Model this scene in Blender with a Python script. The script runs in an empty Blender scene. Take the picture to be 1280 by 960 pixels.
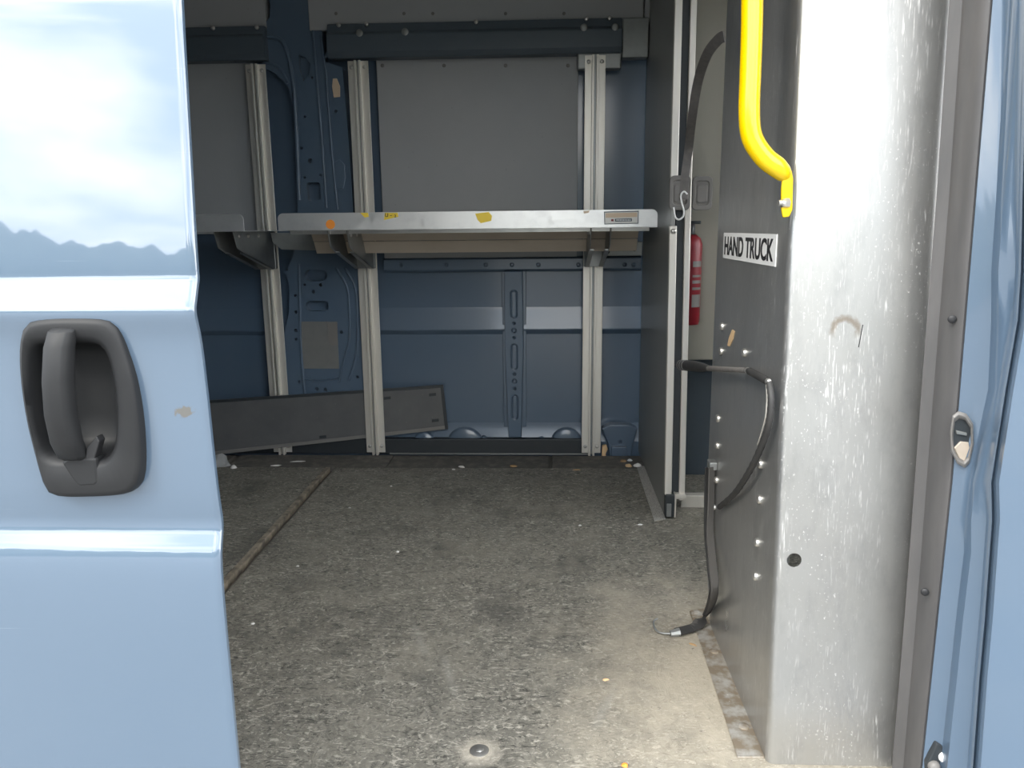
import bpy, bmesh, math, random
from mathutils import Vector, Matrix
random.seed(7)
scene = bpy.context.scene
COL = scene.collection

# ------------------------------------------------------------------ camera
F = 961.0                                   # focal length in pixels of the 1280x960 frame
EYE = Vector((0, 0, .9))
YAW, PIT, ROL = [math.radians(a) for a in (2.6, 11.5, -.59)]
fwd = Vector((-math.sin(YAW) * math.cos(PIT), math.cos(YAW) * math.cos(PIT), -math.sin(PIT)))
r0 = Vector((math.cos(YAW), math.sin(YAW), 0)); u0 = r0.cross(fwd)
right = math.cos(ROL) * r0 + math.sin(ROL) * u0
up = -math.sin(ROL) * r0 + math.cos(ROL) * u0
cd = bpy.data.cameras.new('camera'); cam = bpy.data.objects.new('camera', cd); COL.objects.link(cam)
cd.sensor_width = 36; cd.lens = F / 1280 * 36; cd.clip_start = .02
cam.matrix_world = Matrix(((right.x, up.x, -fwd.x, EYE.x), (right.y, up.y, -fwd.y, EYE.y),
                           (right.z, up.z, -fwd.z, EYE.z), (0, 0, 0, 1)))
scene.camera = cam

# ------------------------------------------------------------------ sky, sun, exposure
SKY = 4.9
w = bpy.data.worlds.new('sky'); scene.world = w; w.use_nodes = True
N = w.node_tree.nodes; L = w.node_tree.links; N.clear()
tc = N.new('ShaderNodeTexCoord'); mp = N.new('ShaderNodeMapping'); mp.inputs['Scale'].default_value = (1.0, 1.0, 2.6)
nz = N.new('ShaderNodeTexNoise'); nz.inputs['Scale'].default_value = 3.1; nz.inputs['Detail'].default_value = 7
nz.inputs['Roughness'].default_value = .5
cr = N.new('ShaderNodeValToRGB')
cr.color_ramp.elements[0].position = .40; cr.color_ramp.elements[0].color = (.46, .55, .66, 1)
cr.color_ramp.elements[1].position = .60; cr.color_ramp.elements[1].color = (1.16, 1.12, 1.04, 1)
bg = N.new('ShaderNodeBackground'); bg.inputs['Strength'].default_value = SKY
out = N.new('ShaderNodeOutputWorld')
L.new(tc.outputs['Generated'], mp.inputs['Vector']); L.new(mp.outputs['Vector'], nz.inputs['Vector'])
L.new(nz.outputs['Fac'], cr.inputs['Fac']); L.new(cr.outputs['Color'], bg.inputs['Color']); L.new(bg.outputs['Background'], out.inputs['Surface'])
sd = bpy.data.lights.new('veiled_sun_offscreen', 'SUN'); sd.energy = 1.5; sd.angle = math.radians(13); sd.color = (1, .95, .86)
sun = bpy.data.objects.new('veiled_sun_offscreen', sd); COL.objects.link(sun)
sun.rotation_euler = Vector((.50, .60, -.70)).to_track_quat('-Z', 'Y').to_euler()   # high, behind the photographer's left shoulder
vs = scene.view_settings
scene.display_settings.display_device = 'sRGB'
vs.view_transform = 'Standard'; vs.look = 'None'; vs.gamma = 1; vs.exposure = 0.2; vs.use_curve_mapping = False

# ------------------------------------------------------------------ helpers
def ray(x, y): return (x - 640) / F * right - (y - 480) / F * up + fwd
def PY(x, y, Y): r = ray(x, y); return EYE + r * (Y / r.y)            # measured point on the upright plane at depth Y
def PX(x, y, X): r = ray(x, y); return EYE + r * (X / r.x)            # ... on the lengthwise plane at X
def PZ(x, y, z=0.0): r = ray(x, y); return EYE + r * ((z - EYE.z) / r.z)   # ... on a level plane
def V(*a): return Vector(a)

class MB:
    def __init__(s): s.v = []; s.f = []
    def add(s, vs, fs):
        o = len(s.v); s.v += [tuple(p) for p in vs]; s.f += [tuple(i + o for i in f) for f in fs]; return s
    def box(s, x0, x1, y0, y1, z0, z1):
        return s.add([(x, y, z) for z in (z0, z1) for y in (y0, y1) for x in (x0, x1)],
                     [(0, 2, 3, 1), (4, 5, 7, 6), (0, 1, 5, 4), (2, 6, 7, 3), (0, 4, 6, 2), (1, 3, 7, 5)])
    def prism(s, poly, vec):
        n = len(poly); vec = Vector(vec); a = [Vector(p) for p in poly]
        return s.add(a + [p + vec for p in a], [tuple(range(n)), tuple(range(2 * n - 1, n - 1, -1))] +
                     [(i, (i + 1) % n, (i + 1) % n + n, i + n) for i in range(n)])
    def rings(s, rings, cap0=True, cap1=True, closed=True):
        n = len(rings[0]); vs = [p for r in rings for p in r]; fs = []
        for k in range(len(rings) - 1):
            for i in range(n if closed else n - 1):
                j = (i + 1) % n; fs.append((k * n + i, k * n + j, (k + 1) * n + j, (k + 1) * n + i))
        if cap0: fs.append(tuple(range(n - 1, -1, -1)))
        if cap1: fs.append(tuple(range((len(rings) - 1) * n, len(rings) * n)))
        return s.add(vs, fs)
    def tube(s, pts, r, n=10):
        pts = [Vector(p) for p in pts]; rs = r if isinstance(r, (list, tuple)) else [r] * len(pts)
        rings = []; ref = None
        for i, p in enumerate(pts):
            t = (pts[min(i + 1, len(pts) - 1)] - pts[max(i - 1, 0)]).normalized()
            if ref is None: ref = t.orthogonal().normalized()
            ref = (ref - t * ref.dot(t)).normalized(); b = t.cross(ref)
            rings.append([p + rs[i] * (math.cos(a) * ref + math.sin(a) * b) for a in [2 * math.pi * k / n for k in range(n)]])
        return s.rings(rings)
    def ribbon(s, pts, wvec, th):
        pts = [Vector(p) for p in pts]; rings = []
        for i, p in enumerate(pts):
            t = (pts[min(i + 1, len(pts) - 1)] - pts[max(i - 1, 0)]).normalized()
            w_ = Vector(wvec[i] if isinstance(wvec, list) else wvec); hw = w_.length / 2
            w_ = (w_ - t * w_.dot(t)).normalized(); nn = t.cross(w_)
            rings.append([p + w_ * hw + nn * th / 2, p - w_ * hw + nn * th / 2, p - w_ * hw - nn * th / 2, p + w_ * hw - nn * th / 2])
        return s.rings(rings)
    def stud(s, c, nrm, r, h, n=12, dome=.55):
        c = Vector(c); nrm = Vector(nrm).normalized(); a = nrm.orthogonal().normalized(); b = nrm.cross(a)
        ring = lambda q, d: [c + nrm * d + q * (math.cos(t) * a + math.sin(t) * b) for t in [2 * math.pi * k / n for k in range(n)]]
        return s.rings([ring(r, -.001), ring(r, h * .4), ring(r * .8, h * .8), ring(r * dome * .6, h)])
    def build(s, name, mat, parent=None, bevel=0, smooth=None, seg=2):
        me = bpy.data.meshes.new(name); me.from_pydata(s.v, [], s.f)
        bm = bmesh.new(); bm.from_mesh(me); bmesh.ops.remove_doubles(bm, verts=bm.verts, dist=1e-6)
        bmesh.ops.recalc_face_normals(bm, faces=bm.faces); bm.to_mesh(me); bm.free()
        me.materials.append(M[mat])
        o = bpy.data.objects.new(name, me); COL.objects.link(o)
        if smooth is not None: shade(me, smooth)
        if bevel:
            m = o.modifiers.new('bevel', 'BEVEL'); m.width = bevel; m.segments = seg; m.limit_method = 'ANGLE'; m.angle_limit = math.radians(40)
        if parent: adopt(o, parent)
        return o

def shade(me, ang):
    for p in me.polygons: p.use_smooth = True
    me.set_sharp_from_angle(angle=math.radians(ang))
def adopt(o, parent):
    o.parent = parent; o.matrix_parent_inverse = parent.matrix_basis.inverted() if not parent.parent else (parent.matrix_parent_inverse @ parent.matrix_basis).inverted()
    if parent.parent: o.matrix_parent_inverse = Matrix.Identity(4) if parent.matrix_basis == Matrix.Identity(4) and False else world_of(parent).inverted()
def world_of(o):
    m = o.matrix_basis.copy()
    if o.parent: m = world_of(o.parent) @ o.matrix_parent_inverse @ m
    return m
def tag(o, label, cat, group=None, kind=None):
    o['label'] = label; o['category'] = cat
    if group: o['group'] = group
    if kind: o['kind'] = kind
    return o
def thing(name, label, cat, loc, group=None, kind=None):
    o = bpy.data.objects.new(name, None); COL.objects.link(o); o.location = loc; o.empty_display_size = .05
    return tag(o, label, cat, group, kind)
def cut(o, cutter):
    """subtract the shapes collected in an MB from a solid mesh object, then keep the result as its mesh"""
    me = bpy.data.meshes.new('cut'); me.from_pydata(cutter.v, [], cutter.f)
    bm = bmesh.new(); bm.from_mesh(me); bmesh.ops.recalc_face_normals(bm, faces=bm.faces); bm.to_mesh(me); bm.free()
    c = bpy.data.objects.new('cut', me); COL.objects.link(c)
    m = o.modifiers.new('cut', 'BOOLEAN'); m.operation = 'DIFFERENCE'; m.object = c; m.solver = 'EXACT'; m.use_self = True
    rest = [k for k in o.modifiers if k.type == 'BEVEL']
    for k in rest: k.show_viewport = False
    c.matrix_world = Matrix.Identity(4)
    dg = bpy.context.evaluated_depsgraph_get(); dg.update()
    new = bpy.data.meshes.new_from_object(o.evaluated_get(dg)); old = o.data; o.data = new; new.name = old.name
    o.modifiers.remove(m)
    for k in rest: k.show_viewport = True
    bpy.data.objects.remove(c)
def rounded(x0, y0, x1, y1, r, n=5):
    """rounded rectangle in 2D"""
    P = []
    for cx, cy, a0 in ((x1 - r, y1 - r, 0), (x0 + r, y1 - r, 90), (x0 + r, y0 + r, 180), (x1 - r, y0 + r, 270)):
        P += [(cx + r * math.cos(math.radians(a0 + 90 * k / n)), cy + r * math.sin(math.radians(a0 + 90 * k / n))) for k in range(n + 1)]
    return P
def spline(pts, k=8):
    P = [Vector(p) for p in pts]; o = []
    for i in range(len(P) - 1):
        a, b, c, d = P[max(i - 1, 0)], P[i], P[i + 1], P[min(i + 2, len(P) - 1)]
        for j in range(k):
            t = j / k; o.append(.5 * (2 * b + (c - a) * t + (2 * a - 5 * b + 4 * c - d) * t * t + (3 * b - a - 3 * c + d) * t ** 3))
    return o + [P[-1]]
def loop_spline(pts, n):
    P = [Vector(p) for p in pts]; m = len(P); o = []
    for q in range(n):
        s_ = q * m / n; i = int(s_); t = s_ - i; a, b, c, d = P[i - 1], P[i % m], P[(i + 1) % m], P[(i + 2) % m]
        o.append(.5 * (2 * b + (c - a) * t + (2 * a - 5 * b + 4 * c - d) * t * t + (3 * b - a - 3 * c + d) * t ** 3))
    return o
def lettering(name, body, size, mat, parent, origin, ax, ay, depth=.0006, width=None):
    """flat letters as a mesh: ax reading direction, ay letter-up direction"""
    cu = bpy.data.curves.new(name, 'FONT'); cu.body = body; cu.size = size; cu.extrude = depth; cu.offset = .022 * size
    t = bpy.data.objects.new(name, cu); COL.objects.link(t)
    dg = bpy.context.evaluated_depsgraph_get(); me = bpy.data.meshes.new_from_object(t.evaluated_get(dg)); bpy.data.objects.remove(t)
    xs = [v.co.x for v in me.vertices]; ys = [v.co.y for v in me.vertices]
    x0, x1, y0, y1 = min(xs), max(xs), min(ys), max(ys); k = (width / (x1 - x0)) if width else 1
    ax = Vector(ax); ay = Vector(ay); az = ax.cross(ay)
    for v in me.vertices:
        v.co = Vector(origin) + ax * (v.co.x - (x0 + x1) / 2) * k + ay * (v.co.y - (y0 + y1) / 2) + az * v.co.z
    me.materials.clear(); me.materials.append(M[mat])
    o = bpy.data.objects.new(name, me); COL.objects.link(o); adopt(o, parent); return o

# ------------------------------------------------------------------ materials
M = {}
class G:
    """a Principled material with small node helpers"""
    def __init__(s, name, col, rough=.5, metal=0, **kw):
        m = bpy.data.materials.new(name); m.use_nodes = True; M[name] = m
        s.nt = m.node_tree; s.N = s.nt.nodes; s.L = s.nt.links; s.b = s.N['Principled BSDF']
        s.b.inputs['Base Color'].default_value = (*col, 1); s.b.inputs['Roughness'].default_value = rough; s.b.inputs['Metallic'].default_value = metal
        for k, v in kw.items(): s.b.inputs[k.replace('_', ' ')].default_value = v
        s.geo = s.N.new('ShaderNodeNewGeometry').outputs['Position']; s.col = None
    def noise(s, scale, stretch=(1, 1, 1), detail=6, rough=.6, dist=0):
        mp = s.N.new('ShaderNodeMapping'); mp.inputs['Scale'].default_value = stretch; s.L.new(s.geo, mp.inputs['Vector'])
        n = s.N.new('ShaderNodeTexNoise'); n.inputs['Scale'].default_value = scale; n.inputs['Detail'].default_value = detail
        n.inputs['Roughness'].default_value = rough; n.inputs['Distortion'].default_value = dist; s.L.new(mp.outputs['Vector'], n.inputs['Vector']); return n.outputs['Fac']
    def voro(s, scale, stretch=(1, 1, 1)):
        mp = s.N.new('ShaderNodeMapping'); mp.inputs['Scale'].default_value = stretch; s.L.new(s.geo, mp.inputs['Vector'])
        n = s.N.new('ShaderNodeTexVoronoi'); n.inputs['Scale'].default_value = scale; s.L.new(mp.outputs['Vector'], n.inputs['Vector']); return n.outputs['Distance']
    def ramp(s, fac, p0, p1, v0=0.0, v1=1.0):
        n = s.N.new('ShaderNodeMapRange'); n.inputs['From Min'].default_value = p0; n.inputs['From Max'].default_value = p1
        n.inputs['To Min'].default_value = v0; n.inputs['To Max'].default_value = v1; n.clamp = True; s.L.new(fac, n.inputs['Value']); return n.outputs['Result']
    def math(s, op, a, b):
        n = s.N.new('ShaderNodeMath'); n.operation = op
        for i, q in enumerate((a, b)):
            if isinstance(q, (int, float)): n.inputs[i].default_value = q
            else: s.L.new(q, n.inputs[i])
        return n.outputs[0]
    def dist(s, p, scale=(1, 1, 1)):
        a = s.N.new('ShaderNodeVectorMath'); a.operation = 'SUBTRACT'; s.L.new(s.geo, a.inputs[0]); a.inputs[1].default_value = p
        m = s.N.new('ShaderNodeVectorMath'); m.operation = 'MULTIPLY'; s.L.new(a.outputs[0], m.inputs[0]); m.inputs[1].default_value = scale
        l = s.N.new('ShaderNodeVectorMath'); l.operation = 'LENGTH'; s.L.new(m.outputs[0], l.inputs[0]); return l.outputs['Value']
    def axis(s, k):
        n = s.N.new('ShaderNodeSeparateXYZ'); s.L.new(s.geo, n.inputs[0]); return n.outputs[k]
    def tint(s, fac, col):
        n = s.N.new('ShaderNodeMix'); n.data_type = 'RGBA'
        if s.col: s.L.new(s.col, n.inputs[6])
        else: n.inputs[6].default_value = s.b.inputs['Base Color'].default_value
        n.inputs[7].default_value = (*col, 1); s.L.new(fac, n.inputs[0]); s.col = n.outputs[2]; s.L.new(s.col, s.b.inputs['Base Color']); return s
    def rough(s, fac): s.L.new(fac, s.b.inputs['Roughness']); return s
    def metal(s, fac): s.L.new(fac, s.b.inputs['Metallic']); return s
    def bump(s, fac, strength=.2, d=.002):
        n = s.N.new('ShaderNodeBump'); n.inputs['Strength'].default_value = strength; n.inputs['Distance'].default_value = d
        s.L.new(fac, n.inputs['Height']); s.L.new(n.outputs['Normal'], s.b.inputs['Normal']); return s

BLUE = (.092, .138, .200)
g = G('door_paint', BLUE, .32, Coat_Weight=1, Coat_Roughness=.03, Coat_IOR=1.9)
g.tint(g.ramp(g.noise(3.0), .35, .75, 0, .18), (.13, .175, .23))
chip = PY(231, 515, .768)
g.tint(g.math('MULTIPLY', g.ramp(g.math('ADD', g.dist(chip, (1, 0, 1.5)), g.math('MULTIPLY', g.noise(130, (1, 1, 1), 3), .026)), .0195, .0225, 1, 0), 1), (.10, .097, .09))
g.tint(g.ramp(g.noise(9, (1, 1, 60), 3), .72, .75, 0, .25), (.25, .30, .35))
g.tint(g.ramp(g.voro(14), .035, .02, 0, .5), (.45, .5, .55))
g = G('body_paint', BLUE, .3, Coat_Weight=.8, Coat_Roughness=.06, Coat_IOR=1.6)
g.tint(g.ramp(g.noise(5), .4, .8, 0, .25), (.14, .175, .215)).tint(g.ramp(g.noise(60, (1, 1, .3), 3), .72, .76, 0, .3), (.3, .32, .35))
g = G('inner_paint', BLUE, .34, Coat_Weight=.7, Coat_Roughness=.12)
g.tint(g.ramp(g.noise(2.2), .4, .75, 0, .35), (.135, .165, .205)).tint(g.ramp(g.noise(70, (1, 1, .25), 4), .70, .78, 0, .3), (.10, .12, .15))
g = G('pillar_paint', BLUE, .36, Coat_Weight=.25, Coat_Roughness=.2)
g.tint(g.ramp(g.noise(9), .4, .75, 0, .35), (.125, .165, .21))
g = G('beam_paint', (.085, .11, .135), .42); g.tint(g.ramp(g.noise(14), .4, .8, 0, .5), (.11, .13, .15))
g = G('liner', (.40, .405, .41), .55); g.tint(g.ramp(g.noise(5), .35, .7, 0, .35), (.33, .34, .345)).tint(g.ramp(g.voro(24), .06, .035, 0, .35), (.17, .16, .15))
g.bump(g.noise(90), .05)
g = G('patch_grey', (.19, .19, .185), .6); g.tint(g.ramp(g.noise(25), .4, .7, 0, .5), (.15, .155, .155))
g = G('black_trim', (.030, .036, .041), .5); g.tint(g.ramp(g.noise(20), .5, .8, 0, .5), (.05, .05, .052))
g = G('aluminium', (.80, .765, .70), .42, .55)
g.tint(g.ramp(g.noise(30, (1, 1, .15)), .45, .75, 0, .45), (.62, .57, .49)); g.bump(g.noise(200, (1, 1, .03)), .06)
g = G('shelf_metal', (.80, .80, .79), .36, .75)
g.tint(g.ramp(g.noise(22, (1, 1, 1), 6, .7), .5, .75, 0, .4), (.62, .62, .62)).rough(g.ramp(g.noise(40), .3, .7, .28, .5))
g = G('bracket_metal', (.34, .35, .345), .42, .7); g.tint(g.ramp(g.noise(30), .45, .75, 0, .5), (.24, .25, .25))
g = G('tan_metal', (.62, .54, .45), .5, .35); g.tint(g.ramp(g.noise(18, (.4, 1, 1)), .45, .75, 0, .5), (.5, .41, .32))  # on the shelf stiffeners the tan is floor reflection put into the colour
def steel(name, drops, mt, extra, k):
    g = G(name, (.62 * k, .615 * k, .60 * k), .3, mt)
    g.tint(g.ramp(g.noise(7, (1, 1, .35)), .35, .7, 0, .6), (.60 * k, .60 * k, .595 * k)).tint(g.ramp(g.noise(3), .5, .8, 0, .4), (.46 * k, .44 * k, .40 * k)).tint(g.ramp(g.noise(26, (1, 1, .4), 5, .7), .5, .7, 0, .4), (.42 * k, .42 * k, .42 * k))
    st = g.ramp(g.noise(400, (1, 1, .06), 2), .57, .66); dots = g.ramp(g.noise(260, (1, 1, .38), 3, .6), .57, .64); pa = g.ramp(g.noise(10, (1, 1, .12), 3), .38, .55)
    speck = g.ramp(g.noise(300, (1, 1, .55), 2), .66, .70)
    d = g.math('MULTIPLY', g.math('MAXIMUM', g.math('MULTIPLY', g.math('MULTIPLY', st, pa), g.ramp(g.noise(60, (1, 1, .3), 3), .42, .6)), g.math('MAXIMUM', g.math('MULTIPLY', dots, g.math('MULTIPLY', pa, st)), g.math('MULTIPLY', speck, g.ramp(g.noise(7, (1, 1, .5), 3), .45, .65)))), drops)
    g.tint(d, (.86, .85, .83))
    if extra: extra(g)
    sm = g.noise(5, (1, 1, .5), 5)
    g.rough(g.math('ADD', g.ramp(sm, .3, .75, .27, .46), g.math('MULTIPLY', d, .35)))
    g.metal(g.math('MULTIPLY', g.math('SUBTRACT', 1, g.math('MULTIPLY', d, .8)), mt)); g.bump(g.noise(140, (1, 1, .12)), .05, .001)
def stain(g):
    c = PY(1056, 414, 1.215); q = g.dist(c, (1, 0, 1)); wob = g.math('MULTIPLY', g.noise(110), .012)
    ring = g.math('MULTIPLY', g.ramp(g.math('ADD', q, wob), .019, .024), g.ramp(g.math('ADD', q, wob), .027, .033, 1, 0))
    upper = g.ramp(g.axis(2), c.z - .012, c.z + .004)
    g.tint(g.math('MULTIPLY', g.math('MULTIPLY', ring, upper), .7), (.22, .17, .12))
steel('steel_front', .8, .75, stain, .72)
steel('steel_side', .5, .75, None, .72)
g = G('partition_grey', (.33, .33, .31), .38, .25); g.tint(g.ramp(g.noise(3, (1, 1, .4), 2), .4, .7, 0, .4), (.26, .27, .265))
g = G('olive_panel', (.30, .285, .24), .5)
g = G('yellow', (.86, .57, .0), .25, Coat_Weight=.6, Coat_Roughness=.05); g.tint(g.ramp(g.noise(150), .72, .76, 0, .7), (.35, .25, .04))
g = G('screw', (.62, .60, .57), .32, .85)
g = G('rubber', (.035, .034, .034), .6); g.tint(g.ramp(g.noise(40), .4, .75, 0, .6), (.06, .058, .055))
g = G('gasket', (.085, .082, .082), .5); g.tint(g.ramp(g.noise(25, (1, 1, .2)), .4, .8, 0, .6), (.15, .14, .135))
g = G('handle_plastic', (.016, .0165, .018), .5, Specular_IOR_Level=.32); g.tint(g.ramp(g.noise(20), .4, .8, 0, .4), (.03, .03, .03)); g.bump(g.noise(900), .08, .0005)
g = G('strap_web', (.16, .15, .145), .7); g.tint(g.ramp(g.noise(60), .4, .7, 0, .5), (.25, .23, .21))
g = G('strap_dark', (.09, .085, .08), .7)
g = G('latch_plastic', (.20, .19, .18), .42)
g = G('red', (.22, .012, .02), .4); g = G('white', (.86, .86, .85), .45); g = G('ink', (.02, .02, .022), .5)
g = G('orange', (.95, .33, .05), .5); g = G('yellow_sticker', (.85, .62, .06), .5); g = G('tan_print', (.72, .56, .40), .5)
g = G('slate_print', (.10, .12, .14), .5); g = G('plate', (.80, .78, .74), .45)
g = G('grey_wad', (.35, .35, .345), .7); g = G('paper', (.78, .76, .72), .8); g = G('foam', (.72, .50, .28), .8); g = G('leaf', (.34, .22, .11), .8)
g = G('loose_face', (.12, .12, .12), .5); g.tint(g.ramp(g.noise(9), .35, .7, 0, .6), (.075, .08, .085)).tint(g.ramp(g.voro(40), .07, .04, 0, .6), (.25, .24, .22))
g = G('asphalt', (.17, .167, .16), .9); g.tint(g.ramp(g.noise(60), .4, .7, 0, .5), (.12, .12, .117)); g.bump(g.noise(150), .4)
g = G('trees', (.045, .075, .05), .9); g.tint(g.ramp(g.noise(.5), .4, .7, 0, .7), (.08, .115, .07))
g = G('grit', (.52, .50, .46), .85); g.tint(g.ramp(g.noise(420, (1, 1, 1), 2), .5, .62, 0, .8), (.10, .095, .085)); g.bump(g.noise(420, (1, 1, 1), 2), .7, .002)
g = G('flange_steel', (.60, .58, .54), .45, .5); g.tint(g.ramp(g.noise(30), .36, .56, 0, .92), (.33, .265, .19)).tint(g.ramp(g.noise(70), .66, .72, 0, .7), (.85, .83, .78)); g.bump(g.noise(80), .3)
def floor_mat():
    g = G('mat', (.178, .168, .142), .62)
    swirl = g.noise(38, (1, .6, 1), 9, .74, 1.6)
    g.tint(g.ramp(swirl, .45, .60, 0, .85), (.30, .28, .235))
    g.tint(g.ramp(g.noise(62, (.5, 1, 1), 7, .72, 2.6), .54, .60, 0, .9), (.52, .48, .41))
    g.tint(g.ramp(g.noise(58, (.55, 1, 1), 7, .72, 2.4), .53, .61, 0, .9), (.055, .053, .047))
    g.tint(g.ramp(g.noise(5, (1, .8, 1), 5), .52, .68, 0, .5), (.065, .064, .058))
    g.tint(g.ramp(g.noise(6.5, (.8, 1, 1), 5, .6, .6), .50, .68, 0, .5), (.31, .285, .235))
    # dried mud trodden in beside the steel panel and the doorway
    mud = g.math('ADD', g.dist((.36, 1.42, 0), (1.3, .85, 0)), g.math('MULTIPLY', g.math('SUBTRACT', g.noise(9, (1, 1, 1), 7, .65), .5), .75))
    g.tint(g.ramp(mud, .12, .50, .72, 0), (.52, .46, .365))
    g.tint(g.ramp(g.noise(110, (.6, 1, 1), 4, .7, 1.5), .63, .70, 0, .7), (.055, .053, .048))
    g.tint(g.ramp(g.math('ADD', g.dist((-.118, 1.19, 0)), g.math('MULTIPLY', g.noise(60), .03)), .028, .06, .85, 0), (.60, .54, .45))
    # pale drag marks
    for ax_, ay_, ang in ((-.28, 1.55, .35), (-.20, 1.42, .30), (.11, 1.32, -.35)):
        mp = g.N.new('ShaderNodeMapping'); mp.vector_type = 'TEXTURE'; mp.inputs['Location'].default_value = (ax_, ay_, 0); mp.inputs['Rotation'].default_value = (0, 0, ang); mp.inputs['Scale'].default_value = (.016, .13, 1)
        g.L.new(g.geo, mp.inputs['Vector']); l = g.N.new('ShaderNodeVectorMath'); l.operation = 'LENGTH'; g.L.new(mp.outputs['Vector'], l.inputs[0])
        g.tint(g.ramp(g.math('ADD', l.outputs['Value'], g.math('MULTIPLY', g.noise(45), 1.3)), .8, 1.5, .35, 0), (.36, .345, .31))
    g.tint(g.ramp(g.voro(42), .055, .035, 0, .65), (.6, .57, .52))
    g.bump(swirl, .8, .004).rough(g.ramp(swirl, .35, .65, .48, .75))
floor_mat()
g = G('mat_edge', (.12, .112, .10), .7); g.tint(g.ramp(g.noise(25), .45, .7, 0, .7), (.25, .225, .19)); g.bump(g.noise(60), .3)
g = G('seam_strip', (.34, .29, .22), .6); g.tint(g.ramp(g.noise(25), .42, .62, 0, .9), (.12, .105, .085))
gl = G('glass', (1, 1, 1), .02, Transmission_Weight=1, IOR=1.1)
g = G('ceiling_panel', (.62, .62, .60), .6)

# ------------------------------------------------------------------ outdoors
gnd = MB().add([(-70, -60, -.56), (70, -60, -.56), (70, 40, -.56), (-70, 40, -.56)], [(0, 1, 2, 3)]).build('ground', 'asphalt')
tag(gnd, 'grey asphalt lot the van stands on', 'ground', kind='structure')
rings = []
for j in range(481):
    i = j / 4; x = -60 + i; h = 5.9 + .8 * math.sin(i * .37) + .5 * math.sin(i * 1.13 + 1) + .35 * math.sin(i * 3.3) + random.uniform(-.35, .35); y = -44 + 3 * math.sin(i * .21)
    rings.append([V(x, y - 4, -.6), V(x, y + 3, -.6), V(x, y + 3.4, h * .45), V(x, y + 1.6 + random.uniform(-.5, .5), h * .85), V(x, y, h), V(x, y - 3, h * .8)])
t = MB().rings(rings).build('tree_line', 'trees', smooth=60); tag(t, 'distant dark tree line mirrored in the blue door', 'trees', kind='stuff')

# ------------------------------------------------------------------ van shell
XL, XR = -2.5, 1.5
YW = 3.05
def zy(y): return PY(700, y, YW).z
fl = MB().box(XL, XR, .96, 3.12, -.06, -.020).build('floor', 'mat_edge')
tag(fl, 'scuffed dark rubber cargo floor of the van', 'floor', kind='structure')
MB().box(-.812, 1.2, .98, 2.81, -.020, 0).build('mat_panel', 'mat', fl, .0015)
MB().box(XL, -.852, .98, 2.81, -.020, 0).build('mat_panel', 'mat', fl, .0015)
MB().box(-.851, -.834, 1.0, 2.81, -.020, .0015).build('seam_strip', 'seam_strip', fl, .001)
for i, x in enumerate((-1.9, -1.25, -.62, .02)):
    MB().box(x + .004, x + .63, 2.813, 2.978, -.020, -.002 + .0012 * (i % 2)).build('edge_strip', 'mat_edge', fl, .0015)
fb = MB().stud((-.118, 1.19, .0), (0, 0, 1), .017, .004, 20).stud((-.118, 1.19, .003), (0, 0, 1), .008, .003, 6).build('floor_bolt', 'screw', fl, smooth=40)
for x0, x1 in ((XL, XR),):
    rk = MB().box(x0, x1, .90, .98, -.42, -.008).build('trim_1', 'body_paint', None, .01); tag(rk, 'blue sill panel under the door opening', 'sill', kind='structure')

# far side wall of the body: a rolled skin with its pressed crease
prof = [(3.03, -.06), (3.03, zy(550)), (3.055, zy(534)), (3.065, zy(529)), (3.065, zy(430)), (3.063, zy(418)), (3.046, zy(412)), (3.062, zy(388)), (3.066, zy(384)), (3.07, 1.62), (3.02, 1.98), (3.14, 1.98), (3.14, -.06)]
wb = MB().prism([(XL, y, z) for y, z in prof], (XR - XL, 0, 0)).build('wall_back', 'inner_paint', None, .004, smooth=8)
tag(wb, 'blue painted far side wall of the van with pressed crease', 'wall', kind='structure')
def slab(name, x0, x1, ya, yb, Y0, Y1, mat, parent=wb, bevel=.002, skew=True):
    a, b, c, d = PY(x0, yb, Y0), PY(x1, yb, Y0), PY(x1, ya, Y0), PY(x0, ya, Y0)
    zt = (c.z + d.z) / 2; zb = (a.z + b.z) / 2
    return MB().box((a.x + d.x) / 2, (b.x + c.x) / 2, Y0, Y1, zb, zt).build(name, mat, parent, bevel)
# grey liner boards
zT, zB = PY(600, 72, 3.03).z, PY(600, 322, 3.03).z
MB().box(-.635, .120, 3.035, 3.075, zB, zT + .03).build('liner_board', 'liner', wb, .003)
MB().box(XL, -1.105, 3.035, 3.075, zB + .1, zT + .03).build('liner_board', 'liner', wb, .003)
zU = PY(600, 26, 3.0).z
MB().box(-.87, .352, 3.0, 3.06, zU - .02, 1.94).build('upper_liner', 'liner', wb, .003)
MB().box(XL, -1.03, 3.0, 3.06, zU - .02, 1.94).build('upper_liner', 'liner', wb, .003)
MB().box(.356, .374, 2.995, 3.06, zU - .02, 1.94).build('upper_liner', 'liner', wb, .002)
for x in (420, 505, 541, 632, 705): 
    p = PY(x, 17, 3.0); MB().stud((p.x, 3.0, p.z), (0, -1, 0), .006, .002).build('push_pin', 'latch_plastic', wb, smooth=40)
for x in (478, 555, 632, 710): 
    p = PY(x, 82, 3.035); MB().stud((p.x, 3.035, p.z), (0, -1, 0), .007, .002).build('push_pin', 'latch_plastic', wb, smooth=40)
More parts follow.
